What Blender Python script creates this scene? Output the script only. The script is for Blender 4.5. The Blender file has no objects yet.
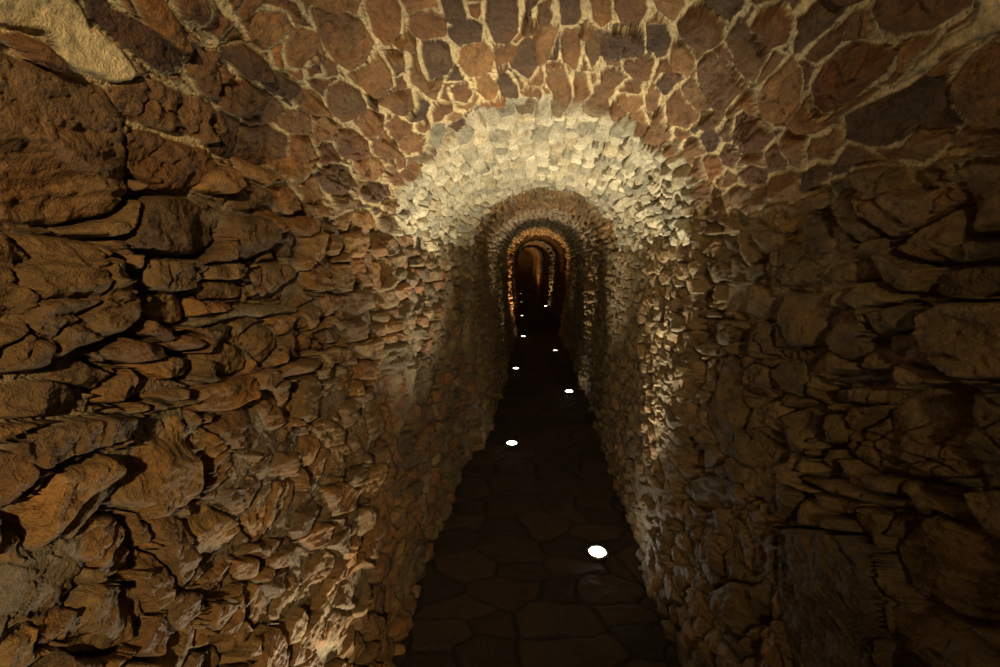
import bpy, math
import numpy as np

C = bpy.context.scene.collection
F_PX = 444.0; EYE = 1.55
# ---------------------------------------------------------------- camera
def cam_basis(vx=540.0, vy=262.0):
    a = (vx - 500) / F_PX; b = (333.5 - vy) / F_PX
    n = math.sqrt(a*a + b*b + 1); b /= n; c = 1 / n
    p = math.atan2(b, c); yaw = -math.acos(c / math.cos(p))
    f = np.array([math.sin(yaw)*math.cos(p), math.cos(yaw)*math.cos(p), -math.sin(p)])
    r = np.array([math.cos(yaw), -math.sin(yaw), 0.0])
    # exact roll-free axes
    r = np.cross(f, [0, 0, 1.0]); r /= np.linalg.norm(r)
    u = np.cross(r, f)
    return f, r, u
CF, CR, CU = cam_basis()

# ---------------------------------------------------------------- tunnel shell
SPR = 1.65                                   # springing height of the vault
ARC = 1.73
SL = SPR; SR = SPR + ARC; STOT = 2*SPR + ARC
def lerp(Z, pts):
    return np.interp(Z, [p[0] for p in pts], [p[1] for p in pts])
LB = [(-4,.54),(3.42,.54),(3.47,.43),(6.2,.43),(6.24,.50),(6.62,.50),(6.66,.47),(9.25,.48),(9.28,.46),(9.5,.46),(9.55,.60),(15,.60),(15.05,.54),(15.3,.54),(15.35,.62),(18.4,.60),(18.45,.52),(18.7,.52),(18.75,.6),(40,.6)]
LM = [(-4,.64),(1.84,.64),(1.88,.61),(3.42,.60),(3.47,.555),(6.62,.57),(6.66,.59),(9.25,.65),(9.28,.60),(9.5,.60),(9.55,.74),(15,.70),(15.05,.60),(15.3,.60),(15.35,.7),(18.4,.66),(18.45,.55),(18.7,.55),(18.75,.66),(40,.66)]
RB = [(-4,.56),(1.82,.56),(1.88,.53),(3.4,.56),(5.30,.57),(5.36,.50),(5.6,.50),(5.65,.53),(7.95,.52),(8.0,.46),(8.2,.46),(9.25,.44),(9.28,.40),(9.5,.40),(9.55,.56),(15.8,.56),(15.85,.50),(16.1,.50),(16.15,.62),(18.4,.62),(18.45,.52),(18.7,.52),(18.75,.64),(23.6,.62),(23.65,.5),(23.9,.5),(23.95,.62),(40,.62)]
RM = [(-4,.65),(1.82,.65),(1.88,.60),(3.4,.61),(5.30,.61),(5.36,.555),(5.6,.56),(5.65,.59),(7.95,.59),(8.0,.55),(8.2,.56),(9.25,.58),(9.28,.54),(9.5,.54),(9.55,.70),(15.8,.66),(15.85,.56),(16.1,.56),(16.15,.66),(18.4,.66),(18.45,.55),(18.7,.55),(18.75,.66),(23.6,.62),(23.65,.5),(23.9,.5),(23.95,.62),(40,.62)]
AP = [(-4,2.17),(1.84,2.17),(1.88,2.14),(3.72,2.13),(3.76,2.10),(9.25,2.20),(9.28,2.13),(9.5,2.13),(9.55,2.26),(18.4,2.26),(18.45,2.16),(18.7,2.16),(18.75,2.26),(40,2.26)]
def centre(Z):
    return -0.0183 * np.clip(Z - 11, 0, None)**1.52
def section(Z):
    return lerp(Z, LB), lerp(Z, LM), lerp(Z, RB), lerp(Z, RM), lerp(Z, AP)
def prof(s, lb, lm, rb, rm, ap):
    """profile point (x, z) for unrolled coordinate s (0 left foot .. STOT right foot)"""
    z = np.where(s < SL, s, np.where(s > SR, STOT - s, 0.0))
    q = np.clip(z / 1.2, 0, 1); q = q*(2 - q)
    xl = -(lb + (lm - lb)*q); xr = rb + (rm - rb)*q
    ph = np.clip((s - SL) / ARC, 0, 1) * math.pi
    cx = (rm - lm)/2; w = (rm + lm)/2
    xa = cx - w*np.cos(ph); za = SPR + (ap - SPR)*np.sin(ph)
    x = np.where(s < SL, xl, np.where(s > SR, xr, xa))
    zz = np.where((s >= SL) & (s <= SR), za, z)
    return x, zz

# ---------------------------------------------------------------- numpy noise
rng = np.random.RandomState(7)
TAB = rng.rand(65536)
def h2(i, j, k=0):
    n = (i.astype(np.int64)*73856093) ^ (j.astype(np.int64)*19349663) ^ (k*83492791)
    n = (n ^ (n >> 13)) * 1274126177
    return TAB[(n ^ (n >> 16)) & 65535]
def vnoise(x, y, k=0):
    xi = np.floor(x); yi = np.floor(y); fx = x - xi; fy = y - yi
    fx = fx*fx*fx*(fx*(fx*6-15)+10); fy = fy*fy*fy*(fy*(fy*6-15)+10)
    xi = xi.astype(np.int64); yi = yi.astype(np.int64)
    a = h2(xi, yi, k); b = h2(xi+1, yi, k); c = h2(xi, yi+1, k); d = h2(xi+1, yi+1, k)
    return (a + (b-a)*fx + (c-a)*fy + (a-b-c+d)*fx*fy)*2 - 1
def fbm(x, y, o=4, k=0, g=.5):
    t = 0; a = 1; tot = 0
    for i in range(o):
        t = t + a*vnoise(x, y, k+i*17); tot += a
        x = x*2.03 + 11.3; y = y*2.03 + 5.7; a *= g
    return t / tot
def ridge(x, y, o=3, k=0):
    t = 0; a = 1; tot = 0
    for i in range(o):
        t = t + a*(1 - np.abs(vnoise(x, y, k+i*13))*2); tot += a
        x = x*2.1 + 3.1; y = y*2.1 + 7.7; a *= .5
    return t/tot

# ---------------------------------------------------------------- the stones one can pick out near the camera
POLY = []
for L in '''
0,50 28,62 60,75 100,88 112,110 118,140 127,165 125,195 112,215 70,224 20,222 0,218
2,38 18,34 38,42 50,58 46,66 25,58
85,0 108,9 148,29 179,53 176,66 160,72 130,52 100,30 86,18
118,0 140,0 172,24 182,44 172,46 145,24
104,88 150,82 200,100 235,120 240,138 205,140 160,128 125,115 108,104
0,226 15,232 70,236 95,240 118,258 130,280 133,305 125,325 105,340 70,352 30,372 0,378
117,243 128,215 140,200 155,194 200,197 221,206 217,240 200,253 160,255 125,250
223,212 250,216 272,230 270,250 250,262 225,258
128,128 170,140 205,150 215,165 200,182 190,190 160,188 130,172
202,165 225,168 232,182 218,192 200,188
137,262 150,260 180,262 197,275 190,288 160,294 137,292
148,296 175,290 190,300 192,318 175,326 150,324 143,312
248,275 268,262 295,266 304,280 298,295 275,301 252,296
305,270 320,264 334,272 332,288 318,293 306,290
337,265 350,264 353,280 350,292 338,290
355,260 368,256 375,268 374,286 362,284 354,278
376,262 385,260 388,275 384,290 377,288
274,238 290,232 301,240 302,255 292,261 276,255
304,238 320,232 330,240 328,258 312,264 304,254
331,236 342,236 344,250 338,258 331,252
346,236 362,232 368,245 364,258 348,256
372,232 388,236 394,245 382,257 373,252
200,264 230,264 248,268 246,278 230,280 200,278
198,282 235,282 246,288 240,298 205,300 190,292
302,190 315,176 327,196 320,208 308,205
316,178 330,165 350,168 357,185 345,197 330,195
354,160 375,158 385,168 375,180 360,178
361,192 370,182 388,185 390,196 378,204 364,200
308,207 325,206 340,212 335,218 315,216
233,160 260,168 276,178 262,183 240,174
262,158 290,160 318,161 308,174 300,184 286,176
220,50 240,40 262,62 265,74 240,72 218,54
196,46 214,50 213,70 211,95 200,94 185,75
242,22 262,10 285,16 292,29 272,44 262,50 250,40
286,50 294,31 318,32 322,48 300,68 289,66
314,8 340,12 362,25 376,45 368,62 350,72 335,60 320,30
360,0 385,0 400,12 400,40 388,48 376,35
324,58 337,62 339,74 328,78
217,95 225,82 245,82 270,96 284,108 275,122 250,124 236,110 218,108
262,82 270,70 298,86 285,97 276,94
290,96 305,90 326,105 328,114 310,114
277,124 287,110 302,113 312,120 309,134 293,134
331,90 345,82 361,95 367,108 357,121 345,124 331,112
350,76 372,68 380,55 392,75 394,88 375,98 358,84
378,104 395,94 412,92 415,108 395,115
357,126 369,112 386,118 384,130 370,140
315,118 325,116 338,126 332,140 318,144 313,134
341,132 355,132 369,142 371,155 355,162 341,155
190,100 210,102 219,120 215,140 200,142 188,125
222,110 240,120 238,140 226,158 210,150 216,135
242,126 270,128 289,138 286,160 255,165 232,155
292,138 312,140 320,158 305,165 291,162
160,0 190,0 206,18 198,24 178,15
0,382 40,380 72,386 80,396 70,410 30,416 0,420
28,378 50,362 85,360 112,372 115,382 99,391 80,385
101,392 118,378 130,368 138,380 136,395 120,402 96,400
2,445 30,428 65,418 100,414 126,416 127,426 105,440 60,455 28,468 10,458
0,448 15,452 22,470 20,490 8,505 0,508
97,352 118,338 145,342 162,352 155,360 130,364 105,360
160,340 175,335 197,342 190,350 175,353 163,348
135,366 165,358 188,358 192,368 178,378 155,380 145,374
146,396 165,388 182,388 186,394 165,402
120,410 135,402 150,402 148,410 130,413
5,512 30,500 45,470 100,452 117,465 110,480 96,490 70,510 55,545 40,555 30,545 28,530
113,450 130,432 150,420 182,408 190,430 194,465 196,490 180,510 165,520 152,522 145,510 113,505 120,485 118,462
0,575 15,568 38,572 42,592 35,608 10,620 0,622
58,552 78,545 85,530 100,516 130,517 142,528 148,550 146,568 130,578 105,578 95,565 72,560
55,563 68,559 84,565 86,590 78,610 55,622 42,612 50,590
158,520 180,513 192,522 198,545 200,580 188,592 180,570 172,550
155,549 170,553 178,576 177,600 165,612 154,592 152,570
82,620 100,605 120,588 145,584 160,592 160,612 148,640 120,655 85,655 75,640
50,625 75,608 84,612 78,628 65,645 48,648
200,352 213,352 225,342 240,346 249,358 247,370 230,376 205,370
247,335 262,323 278,330 282,342 272,358 262,366 255,352 247,345
190,392 200,385 225,378 250,376 255,386 245,398 220,410 198,412 188,405
253,372 268,367 275,380 262,390 255,388
275,372 290,362 318,358 321,366 300,375 281,381
248,402 268,391 277,396 282,415 284,425 278,439 265,430 258,412
283,382 290,381 298,402 290,416 283,408 279,392
296,382 318,374 326,390 332,404 325,415 305,424 299,418 301,400
218,412 240,404 255,415 265,432 262,445 245,450 228,442 216,425
195,428 210,426 225,440 235,460 238,480 225,500 210,498 200,470
238,456 250,460 248,478 241,482
252,468 258,453 272,443 278,450 272,462 255,474
281,448 291,430 300,427 303,438 292,450 283,454
295,452 308,432 318,436 323,452 317,465 308,470
313,425 330,420 345,430 352,445 350,465 342,478 331,472 327,450
356,408 366,402 372,440 380,456 370,462 362,445
369,402 380,400 383,430 380,448 374,440
385,405 393,400 398,420 390,435 384,428
302,342 312,334 319,342 315,350 304,350
320,335 340,326 351,335 348,343 325,346
326,372 338,366 343,374 335,380 328,380
343,378 352,365 361,371 362,380 350,392 341,390
361,362 372,360 378,372 372,380 364,378
331,352 345,347 357,350 355,358 338,363
359,345 368,343 373,355 366,358
352,320 368,320 378,335 365,342 354,342
196,503 215,500 235,512 246,520 244,545 232,560 212,575 204,560 198,530
247,520 262,490 280,478 302,480 300,505 290,528 264,546
273,560 290,549 303,543 305,552 290,568 277,572
295,530 302,512 318,502 323,510 312,530 298,540
305,540 320,521 332,525 330,540 315,550
366,540 373,520 386,500 392,510 388,535 370,562 362,560
250,590 262,582 277,600 273,620 262,628 252,610
217,602 235,602 240,615 225,630 215,625
243,560 262,556 272,566 262,580 246,580
180,595 198,592 202,612 190,632 178,622
262,640 278,626 284,645 270,667 260,667
305,600 318,570 330,548 338,556 326,590 312,622
318,640 338,610 350,612 342,640 326,667
346,590 362,568 372,575 362,602 350,612
215,470 235,486 246,500 250,514 238,508 222,498
323,488 340,482 352,490 345,512 330,518
365,470 378,462 388,468 384,490 372,508 364,490
392,470 402,455 408,470 404,492 394,500
395,440 404,430 414,436 410,452 400,456
405,372 415,360 428,358 436,375 432,395 420,405 408,398
382,380 398,372 414,376 412,388 395,396 382,392
385,348 400,342 412,350 404,366 388,370
411,20 430,12 445,20 442,36 422,40 410,28
437,0 450,0 467,26 458,30 446,20
448,31 468,23 483,29 482,44 458,49 450,40
462,52 485,46 496,60 492,74 470,80 461,66
421,45 440,43 450,52 452,66 448,76 432,82 424,66
488,0 515,0 520,20 518,40 510,47 496,47 487,25
511,61 528,44 535,51 537,70 528,80 514,72
497,52 512,51 518,55 508,65 498,64
535,42 545,32 557,33 550,55 540,67 536,60
557,0 577,0 579,22 575,29 559,30
538,10 548,6 552,20 548,28 539,26
563,35 578,35 579,60 575,72 563,66
589,0 605,0 610,25 600,31 591,25
587,36 600,33 602,55 592,71 587,60
547,73 562,69 568,85 571,99 556,97 547,85
573,76 586,77 589,95 585,103 575,101
477,80 490,77 498,90 497,99 487,104 481,95
498,73 508,77 517,92 517,98 501,97
452,91 469,85 473,98 469,107 456,105
614,0 642,0 646,12 640,25 620,28 612,14
650,2 684,0 682,12 672,24 656,14
676,28 690,12 705,8 722,22 719,40 700,55 685,42
724,42 735,23 748,31 767,52 759,68 754,82 740,70
749,28 760,12 780,5 792,25 785,42 769,51
646,31 664,27 669,40 661,59 655,61 646,46
673,46 682,45 693,59 691,72 676,71 669,62
698,66 712,55 725,62 735,78 747,86 734,95 727,104 712,103 701,89
665,102 678,91 690,105 699,118 685,129 669,124
681,88 692,81 702,96 711,108 700,113 687,99
757,100 766,86 790,61 800,76 799,110 794,125 775,126 762,114
737,116 750,109 765,126 775,136 764,149 741,151 735,135
600,36 619,39 621,55 610,61 601,55
625,43 640,43 641,55 632,61 623,58
657,86 665,76 677,83 667,94 660,94
644,99 652,89 659,96 657,109 648,111
649,123 660,119 671,136 665,144 655,139
640,135 650,145 664,165 652,168 640,152
868,10 880,0 968,0 955,13 925,33 895,38 878,29
812,86 822,67 850,42 880,47 894,52 884,71 850,98 826,114 816,105
806,57 825,36 841,28 837,44 815,63
848,117 880,98 905,88 915,120 900,139 870,145 848,139
946,82 965,58 1000,44 1000,130 965,125 947,110
908,86 930,75 942,84 942,110 950,125 925,129 914,119
721,197 735,187 752,185 751,198 740,205 726,209
757,212 775,203 800,207 814,222 804,231 778,233 763,222
762,258 785,244 812,249 817,265 813,282 790,286 770,275
734,236 745,231 759,245 761,261 748,267 739,255
706,268 718,263 729,268 727,281 708,283
711,190 718,189 722,212 725,227 712,221
829,182 842,180 856,200 868,235 855,243 839,225
852,174 880,167 933,170 940,200 905,224 878,238 863,215
882,251 910,227 943,207 950,235 943,261 915,264 892,255
946,170 960,164 1000,162 1000,232 956,234 946,205
922,312 945,301 990,303 1000,312 1000,375 960,379 931,360 919,335
775,299 790,293 824,297 830,310 814,318 811,344 791,347 783,325
829,316 840,309 857,313 860,344 848,357 836,359 828,340
736,291 752,283 771,293 769,312 755,321 741,310
706,285 729,285 731,299 715,304 706,298
701,319 725,319 737,332 731,344 715,347 703,335
700,346 710,344 716,350 710,356 701,353
746,343 760,341 765,352 761,359 749,355
769,335 778,323 786,340 789,349 773,347
727,351 737,360 743,380 741,420 734,454 722,457 706,425 705,405 716,375
745,371 755,363 769,369 774,385 771,397 756,399 745,391
769,371 780,363 797,366 797,385 790,399 779,391
863,341 880,331 902,331 901,344 880,357 867,359
865,310 900,301 920,311 913,324 880,331 866,337
822,378 840,373 880,373 887,378 860,381 828,382
815,397 825,389 860,386 889,389 884,397 850,403 825,403
813,430 819,416 830,413 839,422 837,442 816,443
812,447 837,447 834,462 829,472 816,465
873,409 890,396 920,386 953,389 962,420 959,470 943,489 900,479 852,469 844,455 852,430
970,391 1000,386 1000,480 967,489 965,460
778,435 782,415 795,406 809,409 811,430 807,454 795,454 781,445
743,440 760,431 775,445 789,458 770,467 758,467 746,455
685,460 705,443 724,455 721,464 700,469 689,467
795,471 830,479 870,496 900,501 903,511 860,504 815,489 797,480
725,540 736,516 755,499 774,506 777,530 769,569 746,574 729,560
782,528 800,527 858,537 876,560 880,620 870,667 806,667 784,620 776,575
879,545 889,526 920,516 950,531 975,556 1000,602 1000,632 950,616 910,601 886,575
962,491 1000,486 1000,540 986,534 968,515
690,480 712,474 730,484 726,505 705,512 692,500
700,520 716,518 724,545 718,575 706,560
715,590 735,580 755,592 760,620 742,640 722,625
688,560 702,566 712,600 706,640 692,615
765,625 780,640 790,667 765,667 755,650
890,610 930,612 960,625 940,667 895,667
800,455 810,462 825,470 812,474 800,468
700,365 712,352 716,362 706,385 700,385
706,235 720,240 732,256 716,262 706,255
740,172 752,165 770,170 768,182 750,184
700,290 688,300 690,330 700,330
'''.strip().splitlines():
    POLY.append(np.array([[float(v) for v in p.split(',')] for p in L.split()]))

def px_to_wall(P):
    """pixel -> (Z, s) on the near tunnel surface"""
    P = P.copy()
    P[:, 0] = np.where(P[:, 0] <= 0, -45, np.where(P[:, 0] >= 1000, 1045, P[:, 0]))
    P[:, 1] = np.where(P[:, 1] <= 0, -35, np.where(P[:, 1] >= 667, 705, P[:, 1]))
    d = CF[None] + (P[:, :1]-500)/F_PX*CR[None] - (P[:, 1:]-333.5)/F_PX*CU[None]
    s = np.linspace(0, STOT, 4000)
    x, z = prof(s, *[float(v) for v in section(np.array(1.0))])
    # unwrap the angle so that it falls monotonically from left foot over the crown to right foot
    def ang(x, z): return (np.arctan2(z, x) + math.pi/2) % (2*math.pi)
    th = ang(x, z - EYE)
    tq = ang(d[:, 0], d[:, 2])
    o = np.argsort(th)
    sq = np.interp(tq, th[o], s[o])
    xq, zq = prof(sq, *[float(v) for v in section(np.array(1.0))])
    Z = d[:, 1]*np.hypot(xq, zq-EYE)/np.hypot(d[:, 0], d[:, 2])
    return np.stack([Z, sq], 1)
WPOLY = [px_to_wall(p) for p in POLY]
PATCH = [px_to_wall(np.array([[float(v) for v in p.split(',')] for p in L.split()])) for L in (
 '0,0 52,0 84,22 118,48 140,76 128,84 98,84 58,70 54,54 38,38 0,30',
 '172,330 205,316 258,302 300,302 300,313 240,322 200,334',
 '838,123 880,92 925,50 960,22 990,0 1000,0 1000,30 962,50 932,70 900,83 870,98 848,117',
 '10,432 60,412 98,405 120,404 112,413 62,418 30,428', '128,394 148,372 200,378 190,390 150,402')]

def poly_sdf(px, py, V):
    d = np.full(px.shape, 1e9); inside = np.zeros(px.shape, bool)
    n = len(V)
    for i in range(n):
        ax, ay = V[i]; bx, by = V[(i+1) % n]
        ex, ey = bx-ax, by-ay; wx, wy = px-ax, py-ay
        t = np.clip((wx*ex + wy*ey)/(ex*ex+ey*ey+1e-12), 0, 1)
        d = np.minimum(d, (wx-ex*t)**2 + (wy-ey*t)**2)
        c = ((ay > py) != (by > py)) & (px < (bx-ax)*(py-ay)/((by-ay) + 1e-12*(by == ay)) + ax)
        inside ^= c
    d = np.sqrt(d)
    return np.where(inside, d, -d)

# ---------------------------------------------------------------- stone fields
def cells(Z, s, cw, ch, k):
    """brick-like jittered Voronoi: returns border distance (m), id, centre offsets"""
    u = Z/cw; v = s/ch
    v0 = np.floor(v)
    best = np.full(u.shape, 1e9); bi = np.zeros(u.shape, np.int64); bj = bi.copy()
    bx = np.zeros(u.shape); by = bx.copy()
    cand = []
    for dj in (-1, 0, 1):
        j = v0 + dj
        off = h2(j.astype(np.int64), np.zeros(j.shape, np.int64), k+5)
        u0 = np.floor(u - off)
        for di in (-1, 0, 1):
            i = u0 + di
            ii = i.astype(np.int64); jj = j.astype(np.int64)
            sx = i + off + .5 + (h2(ii, jj, k+1) - .5)*.72
            sy = j + .5 + (h2(ii, jj, k+2) - .5)*.62
            w = (h2(ii, jj, k+3) - .5)*.35            # unequal sizes
            d = (u-sx)**2 + (v-sy)**2 + w
            cand.append((sx, sy, w))
            m = d < best
            best = np.where(m, d, best); bi = np.where(m, ii, bi); bj = np.where(m, jj, bj)
            bx = np.where(m, sx, bx); by = np.where(m, sy, by)
            if m.any(): pass
    bw = (h2(bi, bj, k+3) - .5)*.35
    e = np.full(u.shape, 1e9)
    for sx, sy, w in cand:
        dd = np.hypot((sx-bx)*cw, (sy-by)*ch)/ (0.5*(cw+ch))
        L = np.hypot(sx-bx, sy-by)
        q = ((u-sx)**2 + (v-sy)**2 + w - ((u-bx)**2 + (v-by)**2 + bw)) / (2*np.maximum(L, 1e-6))
        # metric length of a unit step across this bisector
        m_ = 1/np.sqrt(((sx-bx)/np.maximum(L, 1e-6)/cw)**2 + ((sy-by)/np.maximum(L, 1e-6)/ch)**2)
        q = np.where(L < 1e-6, 1e9, q*m_)
        e = np.minimum(e, q)
    ids = (bi*7919 + bj*104729) & 0xFFFFF
    return e, ids, Z - bx*cw, s - by*ch

def smooth(a, b, x):
    t = np.clip((x-a)/(b-a), 0, 1); return t*t*(3-2*t)

def R(ids, k): return h2(ids, np.full(ids.shape, k, np.int64), 91)

def mix(a, b, t): return a + (b-a)*t[..., None]
def col(*c): return np.array(c, float)

BROWN = [col(.205,.108,.034), col(.175,.098,.034), col(.225,.130,.045), col(.135,.080,.032), col(.19,.118,.044)]
RED   = [col(.185,.086,.027), col(.145,.064,.020), col(.225,.115,.038), col(.080,.042,.018), col(.155,.080,.029)]
PALE  = [col(.47,.42,.29), col(.40,.365,.265), col(.52,.465,.33), col(.27,.25,.18), col(.42,.355,.225)]
MIXED = [col(.145,.085,.036), col(.13,.098,.052), col(.17,.082,.032), col(.095,.070,.036), col(.18,.130,.066)]
LIT_SAND  = [col(.34,.27,.15), col(.29,.235,.14), col(.38,.31,.18), col(.24,.17,.085), col(.31,.23,.12)]
DRAB  = [col(.155,.112,.052), col(.135,.098,.045), col(.17,.120,.056), col(.12,.090,.045), col(.18,.125,.056)]
GREY  = [col(.25,.205,.145), col(.22,.18,.13), col(.20,.16,.11), col(.27,.205,.15), col(.18,.15,.10)]
OLIVE = [col(.14,.115,.055), col(.12,.098,.048), col(.16,.12,.056), col(.15,.095,.042), col(.11,.09,.044)]
def pick(pal, ids):
    A = np.array(pal); r = R(ids, 3)*4.999
    return A[np.floor(r).astype(int)]*(.82 + .36*R(ids, 4))[..., None]

def wall_field(Z, s, near):
    """height (m, positive = into the tunnel) and albedo at unrolled coordinates"""
    # irregular outlines
    wz = fbm(Z*9, s*9, 3, 1)*.014 + fbm(Z*38, s*38, 2, 4)*.0035
    ws = fbm(Z*9, s*9, 3, 21)*.012 + fbm(Z*38, s*38, 2, 24)*.0035
    vault = smooth(SL-.03, SL+.10, s)*(1-smooth(SR-.10, SR+.03, s))        # 1 on the vault
    Zb = Z + fbm(s*7, Z*2, 2, 61)*.035                                     # ragged zone borders
    pale_z = smooth(1.835, 1.85, Zb)*(1-smooth(3.70, 3.76, Zb))
    zt = np.where(s < STOT/2, s, STOT-s)
    pale = pale_z*smooth(SPR-.04, SPR+.02, zt + fbm(Z*6, s*6, 2, 71)*.07)
    e1, i1, ox1, oy1 = cells(Z + wz*1.2, s + ws*1.2, .125, .072, 100)       # walls, near vault
    e2, i2, ox2, oy2 = cells(Z + wz*1.3, s + ws*1.3, .105, .062, 300)               # pale vault, inner tunnel
    small = (Zb > 1.845) & ((s + fbm(Z*5, s*5, 2, 72)*.05 > SL - .08) | (Zb > 3.42))
    e = np.where(small, e2, e1); ids = np.where(small, i2+500000, i1)
    ox = np.where(small, ox2, ox1); oy = np.where(small, oy2, oy1)
    cZ = np.where(small, Z + wz*1.3, Z + wz*1.2) - ox; cS = np.where(small, s + ws*1.3, s + ws*1.2) - oy
    size = np.where(small, .07, .095)
    e = e - np.where(small, .0024, .0030)
    if near:
        dp = np.full(Z.shape, -1.0)
        Zw = Z + wz*.45; sw = s + ws*.45
        for n, V in enumerate(WPOLY):
            lo = V.min(0) - .05; hi = V.max(0) + .05
            r0, r1 = np.searchsorted(Z[:, 0], [lo[0], hi[0]]); c0, c1 = np.searchsorted(s[0], [lo[1], hi[1]])
            if r1 <= r0 or c1 <= c0: continue
            sl = (slice(r0, r1), slice(c0, c1))
            d = poly_sdf(Zw[sl], sw[sl], V)
            m = d > dp[sl]
            dp[sl] = np.where(m, d, dp[sl])
            ins = m & (d > -.008)
            c = V.mean(0)
            ids[sl] = np.where(ins, 700000 + n*37, ids[sl])
            cZ[sl] = np.where(ins, c[0], cZ[sl]); cS[sl] = np.where(ins, c[1], cS[sl])
            ox[sl] = np.where(ins, Z[sl]-c[0], ox[sl]); oy[sl] = np.where(ins, s[sl]-c[1], oy[sl])
            ext = V.max(0)-V.min(0)
            size[sl] = np.where(ins, min(.22, math.sqrt(ext[0]*ext[1])), size[sl])
        dp = dp + .0022 + .0045*vault
        inpoly = dp > 0
        e = np.where(inpoly, dp, np.minimum(e, -dp - .0015))
    flush = np.zeros(Z.shape)
    if near:
        for V in PATCH:                                  # broad patches of bare mortar
            d = poly_sdf(Z + wz, s + ws, V)
            m = smooth(0, .012, d)*(~inpoly)
            e = np.where((d > 0) & ~inpoly, -.01, e); flush = np.maximum(flush, m)
    gz = np.gradient(e, axis=0)/np.maximum(np.gradient(Z, axis=0), 1e-5); gs = np.gradient(e, axis=1)/np.gradient(s, axis=1)
    bed = smooth(.35, .85, np.abs(gs)/(np.hypot(gz, gs) + 1e-6))
    e = e - .0030*bed*vault*(1-pale)*(.4 + 1.2*smooth(-.4, .4, fbm(Z*9, s*9, 2, 66)))
    # stone relief
    on_wall = 1 - vault
    rr = np.where(small, .008, .010)*(.5 + 1.1*R(ids, 9)**2)*np.clip(size/.1, .6, 1.3)*(1+.2*vault)
    t = np.clip(e/rr, 0, 1)
    rnd = np.sqrt(np.clip(1-(1-t)**2, 0, 1))
    deepz = smooth(3.72, 3.8, Z)
    depth = (np.where(small, .030, .058) + .014*deepz)*on_wall + (np.where(small, .029, .017) + .016*deepz)*vault
    depth = depth*(.75 + .5*fbm(Z*3, s*3, 2, 33))
    prot = (R(ids, 1)-.45)*((np.where(small, .038, .042) + .02*deepz)*on_wall + (np.where(small, .037, .036) + .03*deepz)*vault)
    h = prot*smooth(0, 1, t*2)
    h = h + oy*(.16 + .34*R(ids, 15))*vault*(1-pale)*np.sign(STOT/2 - s + fbm(Z, s, 2, 16)*.4)*-1
    # chipped facets
    for k in range(4):
        a = R(ids, 20+k)*2*math.pi; sl_ = .12 + .75*R(ids, 30+k)**1.5
        off = size*(-.02 + .2*R(ids, 40+k))
        pl = off*.8 - sl_*(np.cos(a)*ox + np.sin(a)*oy)
        h = np.minimum(h, prot + np.maximum(pl, -.03*np.ones(1)))
    h = np.maximum(h, -depth*(.75 - .2*vault))
    # bedding streaks run in each stone's own direction
    a = (R(ids, 50)-.5)*1.0 + np.where(R(ids, 51) > .7, 1.3, 0)
    uu = np.cos(a)*Z + np.sin(a)*s; vv = -np.sin(a)*Z + np.cos(a)*s
    st = ridge(uu*7 + R(ids, 52)*50, vv*34, 3, 80)
    q = vv*(26 + 22*R(ids, 55)) + fbm(uu*6, vv*10, 3, 86)*1.3 + R(ids, 56)*9
    fr = q - np.floor(q)
    ledge = (fr*smooth(1.0, .86, fr))*(.3 + .7*h2(np.floor(q).astype(np.int64), ids, 87))*smooth(-.15, .35, fbm(uu*8 + 3, vv*8, 2, 88))
    h = h + ledge*.011*(.4 + .9*R(ids, 57))*np.clip(size/.1, .6, 1.2)*smooth(.2, 1, t)*(1 - .5*vault)
    h = h + (st*.0050 + fbm(Z*24, s*24, 5, 90, .66)*.012)*np.where(small, .8, 1.0)*smooth(0, .6, t)
    crack = smooth(.90, .985, ridge(uu*3.1 + R(ids, 53)*30, vv*11, 2, 85)) * (R(ids, 54) > .4)
    h = h - crack*.008*smooth(.1, .8, t)
    if near:                                             # the biggest boulders are fractured into blocks
        e3, i3, _, _ = cells(Z + wz*2.2, s + ws*2.2, .075, .060, 1300)
        big = smooth(.11, .16, size)*((R(ids, 58) > .5) | (ids == 700000 + 5*37))*(ids != 700000)
        h = h + big*((R(i3, 5)-.5)*.012 - .011*(1-smooth(0, .007, e3)))*smooth(0, .8, t)
    fill = np.maximum(smooth(-.15, .3, fbm(Z*4.5 + 7, s*7, 3, 48))*.66*on_wall, flush*.75)
    mortar_h = -depth*(1-fill) + fbm(Z*30, s*30, 3, 44, .6)*.005 + fbm(Z*6, s*6, 2, 47)*.006
    stone_h = -depth*1.25 + (depth*1.25 + h)*rnd
    H = np.where(e > 0, np.maximum(stone_h, mortar_h - .004), mortar_h)
    fold = np.maximum(smooth(.0, .0025, stone_h - mortar_h), vault*smooth(0, .004, e))*(e > 0)
    # broad bulging of the masonry
    H = H + fbm(Z*1.3, s*1.6, 2, 12)*.022
    # colours: each stone wholly one kind, by where its middle lies
    Zm = Zb; ztc = np.where(cS < STOT/2, cS, STOT-cS)
    jz = (R(ids, 70)-.5)*.10
    palem = (cZ > 1.86)*(cZ < 3.72 + jz)*(ztc + (R(ids, 71)-.5)*.12 > SPR)*1.0
    vaultm = smooth(SL-.03, SL+.10, cS)*(1-smooth(SR-.10, SR+.03, cS))
    cz2 = cZ + jz*2.5
    isL = (s < STOT/2)
    c_near_wall = pick(BROWN, ids)
    c_near_wall = np.where((~isL)[..., None], mix(c_near_wall, pick(DRAB, ids), np.full(Z.shape, .85)), c_near_wall)
    c = mix(c_near_wall, pick(RED, ids), smooth(SL-.12, SL+.15, cS)*(1-smooth(SR-.25, SR+.08, cS)))
    zone = lambda a, b: ((cz2 > a)*(cz2 < b))*1.0
    c = mix(c, pick(MIXED, ids), zone(1.7, 3.75)*(1-palem)*(cZ > 1.84))
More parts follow.
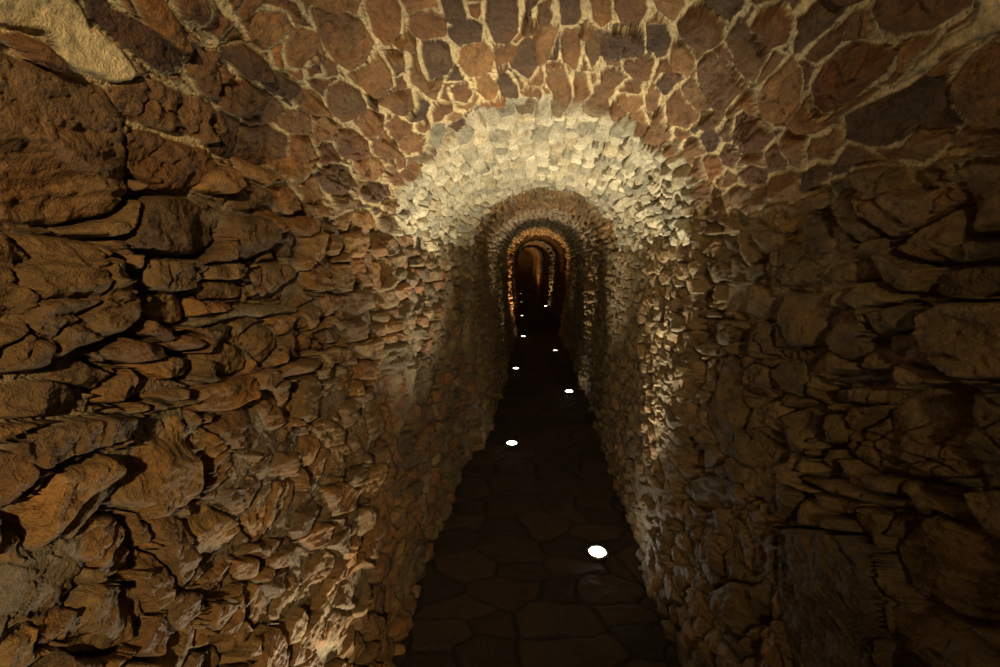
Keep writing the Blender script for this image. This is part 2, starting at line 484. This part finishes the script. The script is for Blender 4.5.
    c = mix(c, pick(LIT_SAND, ids), zone(1.7, 3.75)*(1-palem)*(cZ > 1.84)*(cS > STOT/2)*.35)  # right wall paler: brightness of the lamp-lit strip put into the stone colour
    c = mix(c, pick(DRAB, ids), palem*(R(ids, 72) < .09))
    c = mix(c, pick(PALE, ids), palem)
    inner = vault > .3
    c = mix(c, pick(DRAB, ids), (cz2 > 3.75)*(1-vaultm))
    c = mix(c, pick(BROWN, ids), zone(3.75, 5.0)*vaultm)
    c = mix(c, pick(GREY, ids), zone(5.0, 6.6)*vaultm)
    c = mix(c, pick(OLIVE, ids), zone(6.6, 8.9)*vaultm)
    c = mix(c, pick(BROWN, ids), (cz2 > 8.9)*1.0)
    mort_skin = col(.34, .27, .15)
    # weathering within a stone: iron staining and paler worn skin
    n1 = fbm(uu*14, vv*30, 4, 55, .6); n2 = fbm(Z*5, s*5, 3, 57)
    c = c*(1 + .42*n1 + .16*n2)[..., None]
    c = mix(c, c*col(1.2, 1.0, .70), smooth(.1, .6, fbm(Z*11 + 9, s*11, 3, 63, .6))*.8*(1-palem))
    c = mix(c, c*.5 + .5*mort_skin, smooth(.15, .55, fbm(Z*13, s*13 + 4, 4, 64, .65))*(.10 + .10*vaultm))
    c = mix(c, c*col(.62, .60, .58), smooth(.1, .5, fbm(Z*9, s*9, 4, 58, .65))*.75*(1-.6*palem))
    c = c*np.where(ids == 700000 + 5*37, .62, 1.0)[..., None]
    c = np.where((ids == 700000)[..., None], c*col(1.5, 1.5, 1.35), c)
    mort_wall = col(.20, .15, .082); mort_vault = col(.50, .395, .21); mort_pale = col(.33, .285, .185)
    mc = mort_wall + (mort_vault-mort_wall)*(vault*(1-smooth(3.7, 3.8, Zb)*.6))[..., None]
    mc = mix(mc, np.broadcast_to(mort_pale, mc.shape), pale)
    # bed joints run along the passage and are thickly pointed; the cross joints are tight and dirty
    tight = vault*(1-pale)*(1-bed)*(1-flush)
    mc = mc*(1 - .72*tight + .12*vault*(1-tight)*(1-pale))[..., None]
    mc = mc*(1 + .3*fbm(Z*26, s*26, 3, 59, .6) + .35*fbm(Z*7, s*9, 3, 60, .6)*vault*(1-pale))[..., None]
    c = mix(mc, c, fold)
    return H, np.clip(c, .015, .85)

# ---------------------------------------------------------------- materials
def principled(name):
    m = bpy.data.materials.new(name); m.use_nodes = True
    nt = m.node_tree; return m, nt, nt.nodes['Principled BSDF']
def stone_material(name, rough=.72, spec=.35, bump=.0022, scale=1.0):
    m, nt, b = principled(name)
    N = nt.nodes; L = nt.links
    at = N.new('ShaderNodeAttribute'); at.attribute_name = 'tint'
    tc = N.new('ShaderNodeTexCoord')
    n1 = N.new('ShaderNodeTexNoise'); n1.inputs['Scale'].default_value = 90*scale; n1.inputs['Detail'].default_value = 6; n1.inputs['Roughness'].default_value = .65
    n2 = N.new('ShaderNodeTexNoise'); n2.inputs['Scale'].default_value = 300*scale; n2.inputs['Detail'].default_value = 3
    L.new(tc.outputs['Object'], n1.inputs['Vector']); L.new(tc.outputs['Object'], n2.inputs['Vector'])
    mr = N.new('ShaderNodeMapRange'); mr.inputs[1].default_value = .3; mr.inputs[2].default_value = .7; mr.inputs[3].default_value = .62; mr.inputs[4].default_value = 1.38
    L.new(n1.outputs['Fac'], mr.inputs[0])
    mul = N.new('ShaderNodeVectorMath'); mul.operation = 'SCALE'
    L.new(at.outputs['Color'], mul.inputs[0]); L.new(mr.outputs[0], mul.inputs['Scale'])
    L.new(mul.outputs[0], b.inputs['Base Color'])
    add = N.new('ShaderNodeMath'); add.operation = 'MULTIPLY_ADD'; add.inputs[1].default_value = .4
    L.new(n2.outputs['Fac'], add.inputs[0]); L.new(n1.outputs['Fac'], add.inputs[2])
    bp = N.new('ShaderNodeBump'); bp.inputs['Strength'].default_value = 1.0; bp.inputs['Distance'].default_value = bump
    L.new(add.outputs[0], bp.inputs['Height']); L.new(bp.outputs['Normal'], b.inputs['Normal'])
    b.inputs['Roughness'].default_value = rough; b.inputs['Specular IOR Level'].default_value = spec
    return m
M_WALL = stone_material('rubble_masonry', .62, .4, .009)
M_FLOOR = stone_material('damp_flagstone', .72, .22, .004)
def flat(name, c, rough=.5, metal=0.0, emit=None, strength=0):
    m, nt, b = principled(name)
    n = nt.nodes.new('ShaderNodeTexNoise'); n.inputs['Scale'].default_value = 60
    mr = nt.nodes.new('ShaderNodeMapRange'); mr.inputs[3].default_value = rough*.8; mr.inputs[4].default_value = min(1, rough*1.25)
    nt.links.new(n.outputs['Fac'], mr.inputs[0]); nt.links.new(mr.outputs[0], b.inputs['Roughness'])
    b.inputs['Base Color'].default_value = (*c, 1); b.inputs['Metallic'].default_value = metal
    if emit:
        b.inputs['Emission Color'].default_value = (*emit, 1); b.inputs['Emission Strength'].default_value = strength
    return m

# ---------------------------------------------------------------- grid meshes
def make_mesh(name, blocks, mat, kind='structure'):
    """blocks: list of (X, Y, Z, colour) grids joined into one mesh"""
    vs, cs, qs = [], [], []; base = 0
    for X, Y, Zc, Cc in blocks:
        r, c = X.shape
        vs.append(np.stack([X, Y, Zc], -1).reshape(-1, 3)); cs.append(Cc.reshape(-1, 3))
        idx = np.arange(r*c).reshape(r, c) + base
        q = np.stack([idx[:-1, :-1], idx[1:, :-1], idx[1:, 1:], idx[:-1, 1:]], -1).reshape(-1, 4)
        qs.append(q); base += r*c
    v = np.concatenate(vs).astype(np.float32); c = np.concatenate(cs).astype(np.float32); q = np.concatenate(qs).astype(np.int32)
    me = bpy.data.meshes.new(name)
    me.vertices.add(len(v)); me.vertices.foreach_set('co', v.ravel())
    me.loops.add(q.size); me.loops.foreach_set('vertex_index', q.ravel())
    me.polygons.add(len(q)); me.polygons.foreach_set('loop_start', np.arange(0, q.size, 4, dtype=np.int32))
    me.polygons.foreach_set('use_smooth', np.ones(len(q), bool))
    at = me.attributes.new('tint', 'FLOAT_COLOR', 'POINT')
    at.data.foreach_set('color', np.concatenate([c, np.ones((len(c), 1), np.float32)], 1).ravel())
    me.update(); me.validate()
    me.materials.append(mat)
    o = bpy.data.objects.new(name, me); C.objects.link(o)
    if kind: o['kind'] = kind
    return o

def zrows(a, b, f, lo, hi):
    out = [a]
    while out[-1] < b:
        z = out[-1]; d = min(hi, max(lo, z*abs(z)/266*f if z > 0 else hi))
        if z <= 0: d = max(lo, min(.02, .004 - z*.05))
        out.append(z + d)
    out[-1] = b
    return np.array(out)
STEPS = sorted(set(p[0] for T in (LB, LM, RB, RM, AP) for p in T if 2.5 < p[0] < 26))
def build_section(z0, z1, ds, f, lo, hi, near):
    Zr = zrows(z0, z1, f, lo, hi)
    extra = [st + d for st in STEPS for d in (0, .012, .024, .036) if z0 < st + d < z1]
    Zr = np.unique(np.concatenate([Zr, extra]))
    sr = np.arange(0, STOT + ds, ds); sr[-1] = STOT
    Zg, sg = np.meshgrid(Zr, sr, indexing='ij')
    H, Cc = wall_field(Zg, sg, near)
    Zs = Zg + fbm(Zg*4, sg*9, 3, 140)*.03*(Zg > 1.2)      # ragged steps
    sec = section(Zs)
    x, z = prof(sg, *sec)
    e = 1e-3
    x2, z2 = prof(sg + e, *sec); x1, z1_ = prof(sg - e, *sec)
    tx, tz = x2-x1, z2-z1_; n = np.hypot(tx, tz) + 1e-12
    # interior is on the right-hand side of the direction left foot -> crown -> right foot
    nx, nz = tz/n, -tx/n
    X = x + nx*H + centre(Zg); Y = Zg; Zz = z + nz*H
    # stones that jut also tip a little along the passage
    return X, Y, Zz, Cc, sr
SECS = [(-2.6, .25, .010, 1, .006, .02, True), (.25, 1.45, .0027, 1.25, .0022, .006, True), (1.45, 3.8, .0046, 1.25, .004, .010, True),
        (3.8, 9.7, .0085, .8, .01, .016, False), (9.7, 24.5, .016, .8, .02, .03, False)]
blk = {k: [] for k in ('wall_left', 'wall_right', 'ceiling')}
for a in SECS:
    X, Y, Zz, Cc, sr = build_section(*a)
    i1 = int(np.searchsorted(sr, SL)); i2 = int(np.searchsorted(sr, SR))
    for k, sl in (('wall_left', slice(0, i1+1)), ('ceiling', slice(i1, i2+1)), ('wall_right', slice(i2, None))):
        blk[k].append((X[:, sl], Y[:, sl], Zz[:, sl], Cc[:, sl]))
for k in blk: make_mesh(k, blk[k], M_WALL)

# floor of irregular slabs
def floor_block(z0, z1, f, lo, hi, dx):
    Zr = zrows(z0, z1, f, lo, hi); xr = np.arange(-.75, .85 + dx, dx)
    Zg, xg = np.meshgrid(Zr, xr, indexing='ij')
    wz = fbm(Zg*3, xg*3, 3, 201)*.09; wx = fbm(Zg*3, xg*3, 3, 205)*.09
    e, ids, ox, oy = cells(Zg + wz, xg + wx, .17, .27, 700)
    t = np.clip((e-.004)/.014, 0, 1); rnd = np.sqrt(1-(1-t)**2)
    h = (R(ids, 1)-.5)*.012 + (R(ids, 2)-.5)*.05*ox + (R(ids, 3)-.5)*.04*oy
    h = h + fbm(Zg*12, xg*12, 4, 210, .6)*.005 + ridge(Zg*20, xg*5, 2, 215)*.0022
    H = -.012 + (.012 + h)*rnd + fbm(Zg*25, xg*25, 2, 216)*.002
    # foot of the walls: rubble and dirt rise a little
    pal = np.array([col(.026,.018,.012), col(.021,.015,.011), col(.031,.019,.012), col(.019,.015,.012)])
    c = pal[np.floor(R(ids, 5)*3.999).astype(int)]*(.8 + .4*R(ids, 6))[..., None]
    c = c*(1 + .3*fbm(Zg*9, xg*9, 4, 220, .6))[..., None]
    c = mix(np.broadcast_to(col(.012, .009, .007), c.shape), c, smooth(0, .6, t))
    return xg + centre(Zg), Zg, H, np.clip(c, .008, 1)
make_mesh('floor', [floor_block(-2.6, .8, 1, .02, .02, .02), floor_block(.8, 4, 1, .005, .010, .006), floor_block(4, 24.5, 1, .015, .04, .015)], M_FLOOR)

# rubble end of the passage behind the last bend, and behind the viewer
def end_wall(name, y, cx, flip):
    u = np.linspace(-.9, .9, 130); w = np.linspace(-.05, 2.45, 180)
    U, W = np.meshgrid(u, w, indexing='ij')
    e, ids, ox, oy = cells(U + fbm(U*9, W*9, 2, 1)*.012 + 40, W, .125, .075, 900)
    t = np.clip((e-.004)/.016, 0, 1)
    H = -.02 + .03*np.sqrt(1-(1-t)**2) + (R(ids, 1)-.5)*.03*t + fbm(U*20, W*20, 3, 3)*.004
    c = mix(np.broadcast_to(col(.15, .11, .06), U.shape + (3,)), pick(BROWN, ids), smooth(0, .3, t))
    make_mesh(name, [(U + cx, np.full(U.shape, y) + (H if flip else -H), W, c)], M_WALL)
end_wall('wall_back', 24.3, float(centre(np.array(24.3))), False)
end_wall('wall_front', -2.5, 0, True)

# ---------------------------------------------------------------- lamps let into the floor
M_STEEL = flat('brushed_steel', (.30, .29, .27), .35, 1.0)
M_BODY = flat('black_housing', (.02, .02, .02), .6)
LENS = {}
def lens_mat(c, s):
    k = (c, s)
    if k not in LENS: LENS[k] = flat('lit_lens_%d' % len(LENS), (.8, .8, .8), .3, 0, c, s)
    return LENS[k]
def lathe(name, prof_pts, mat, parent, seg=40, closed=False):
    vs, fs = [], []
    n = len(prof_pts)
    for i in range(seg):
        a = 2*math.pi*i/seg
        for r, z in prof_pts: vs.append((r*math.cos(a), r*math.sin(a), z))
    for i in range(seg):
        j = (i+1) % seg
        for k in range(n-1 if not closed else n):
            k2 = (k+1) % n
            fs.append((i*n+k, j*n+k, j*n+k2, i*n+k2))
    me = bpy.data.meshes.new(name); me.from_pydata(vs, [], fs); me.validate()
    for p in me.polygons: p.use_smooth = True
    me.materials.append(mat)
    o = bpy.data.objects.new(name, me); C.objects.link(o); o.parent = parent
    return o
WARM = (1.0, .80, .50); AMBER = (1.0, .55, .22); SOFT = (1.0, .86, .60)
LAMPS = [  # x, y, lens strength, light watts, light colour, spread, lean toward wall (deg), label
 (.33, 2.21, 80, 310, SOFT, 70, 12, 'nearest and brightest round floor light, beside the foot of the right wall'),
 (-.22, 3.62, 25, 170, SOFT, 58, -14, 'round floor light at the foot of the left wall where the passage first narrows'),
 (.37, 5.23, 40, 200, WARM, 56, 10, 'second round floor light along the right wall, beside a thin bright edge of stone'),
 (-.33, 6.34, 8, 45, WARM, 66, -4, 'small dim round floor light, second along the left wall, pale spot on dark slabs'),
 (.29, 7.74, 2.5, 35, WARM, 60, 6, 'small faint floor light, third along the right wall, opposite the orange-lit left edge'),
 (-.33, 9.2, 20, 400, (1, .62, .29), 64, -3, 'floor light glowing warm at the foot of the orange-lit stone arch'),
 (-.50, 12.83, 4, 70, AMBER, 78, -3, 'tiny floor light seen through the orange-lit arch, on the left side'),
 (.22, 15.75, 20, 150, WARM, 54, 4, 'tiny floor light deep through the arch, on the right before a bright strip of wall'),
 (-.70, 17.3, .8, 190, AMBER, 50, -3, 'barely visible floor light far down the left side, second last before darkness'),
 (-.93, 22.0, .8, 140, AMBER, 120, -3, 'farthest floor light, a faint speck where the floor ends in darkness'),
]
def build_lamp(x, y, ls, watts, colr, spread, lean, label):
    o = bpy.data.objects.new('floor_light', None); C.objects.link(o); o.empty_display_size = .05
    o.location = (x, y, .006)
    o['label'] = label; o['category'] = 'floor light'; o['group'] = 'round lights let into the passage floor'
    lathe('bezel', [(.058, -.012), (.058, .006), (.054, .0085), (.045, .0085), (.0425, .005), (.0425, -.012)], M_STEEL, o, closed=True)
    lathe('lens', [(.0001, .017), (.014, .0163), (.027, .0135), (.037, .009), (.0422, .004), (.0422, -.004), (.0001, -.004)], lens_mat(tuple(.5+.5*c for c in colr), ls), o)
    lathe('housing', [(.0001, -.06), (.050, -.06), (.054, -.055), (.054, -.0125), (.043, -.0122)], M_BODY, o)
    sp = bpy.data.lights.new('floor_light_beam', 'SPOT')
    sp.energy = watts; sp.color = colr; sp.spot_size = math.radians(spread*1.15); sp.spot_blend = 1.0; sp.shadow_soft_size = .022
    so = bpy.data.objects.new('floor_light_beam', sp); C.objects.link(so)
    so.location = (x, y, .045); so.rotation_euler = (math.pi, math.radians(-lean), 0)
for a in LAMPS: build_lamp(*a)

def beam(loc, aim, watts, c, spread, soft=.03):
    from mathutils import Vector
    sp = bpy.data.lights.new('passage_lamp_beam', 'SPOT'); sp.energy = watts; sp.color = c
    sp.spot_size = math.radians(spread); sp.spot_blend = .8; sp.shadow_soft_size = soft
    so = bpy.data.objects.new('passage_lamp_beam', sp); C.objects.link(so); so.location = loc
    so.rotation_euler = (Vector(aim)-Vector(loc)).to_track_quat('-Z', 'Y').to_euler()
# the lamps of the passage that stand outside the frame: one in the floor at the left, one on the wall behind the viewer
beam((-.33, 1.08, .045), (-.56, 1.1, 2), 40, SOFT, 95, .022)
beam((.15, -1.0, 1.90), (-.6, .8, 1.5), 125, (1, .72, .38), 88, .03)

w = bpy.data.worlds.new('dark'); bpy.context.scene.world = w; w.use_nodes = True
w.node_tree.nodes['Background'].inputs[0].default_value = (.02, .015, .01, 1)
w.node_tree.nodes['Background'].inputs[1].default_value = .2

# ---------------------------------------------------------------- camera + view
from mathutils import Matrix
cd = bpy.data.cameras.new('camera'); cam = bpy.data.objects.new('camera', cd); C.objects.link(cam)
cd.sensor_width = 36; cd.lens = F_PX*36/1000; cd.clip_start = .02; cd.clip_end = 200
Mx = Matrix(((CR[0], CU[0], -CF[0], 0), (CR[1], CU[1], -CF[1], 0), (CR[2], CU[2], -CF[2], EYE), (0, 0, 0, 1)))
cam.matrix_world = Mx
S = bpy.context.scene; S.camera = cam
S.view_settings.view_transform = 'Standard'; S.view_settings.look = 'None'
S.view_settings.exposure = 0; S.view_settings.gamma = 1; S.view_settings.use_curve_mapping = False
S.cycles.max_bounces = 8; S.cycles.diffuse_bounces = 3
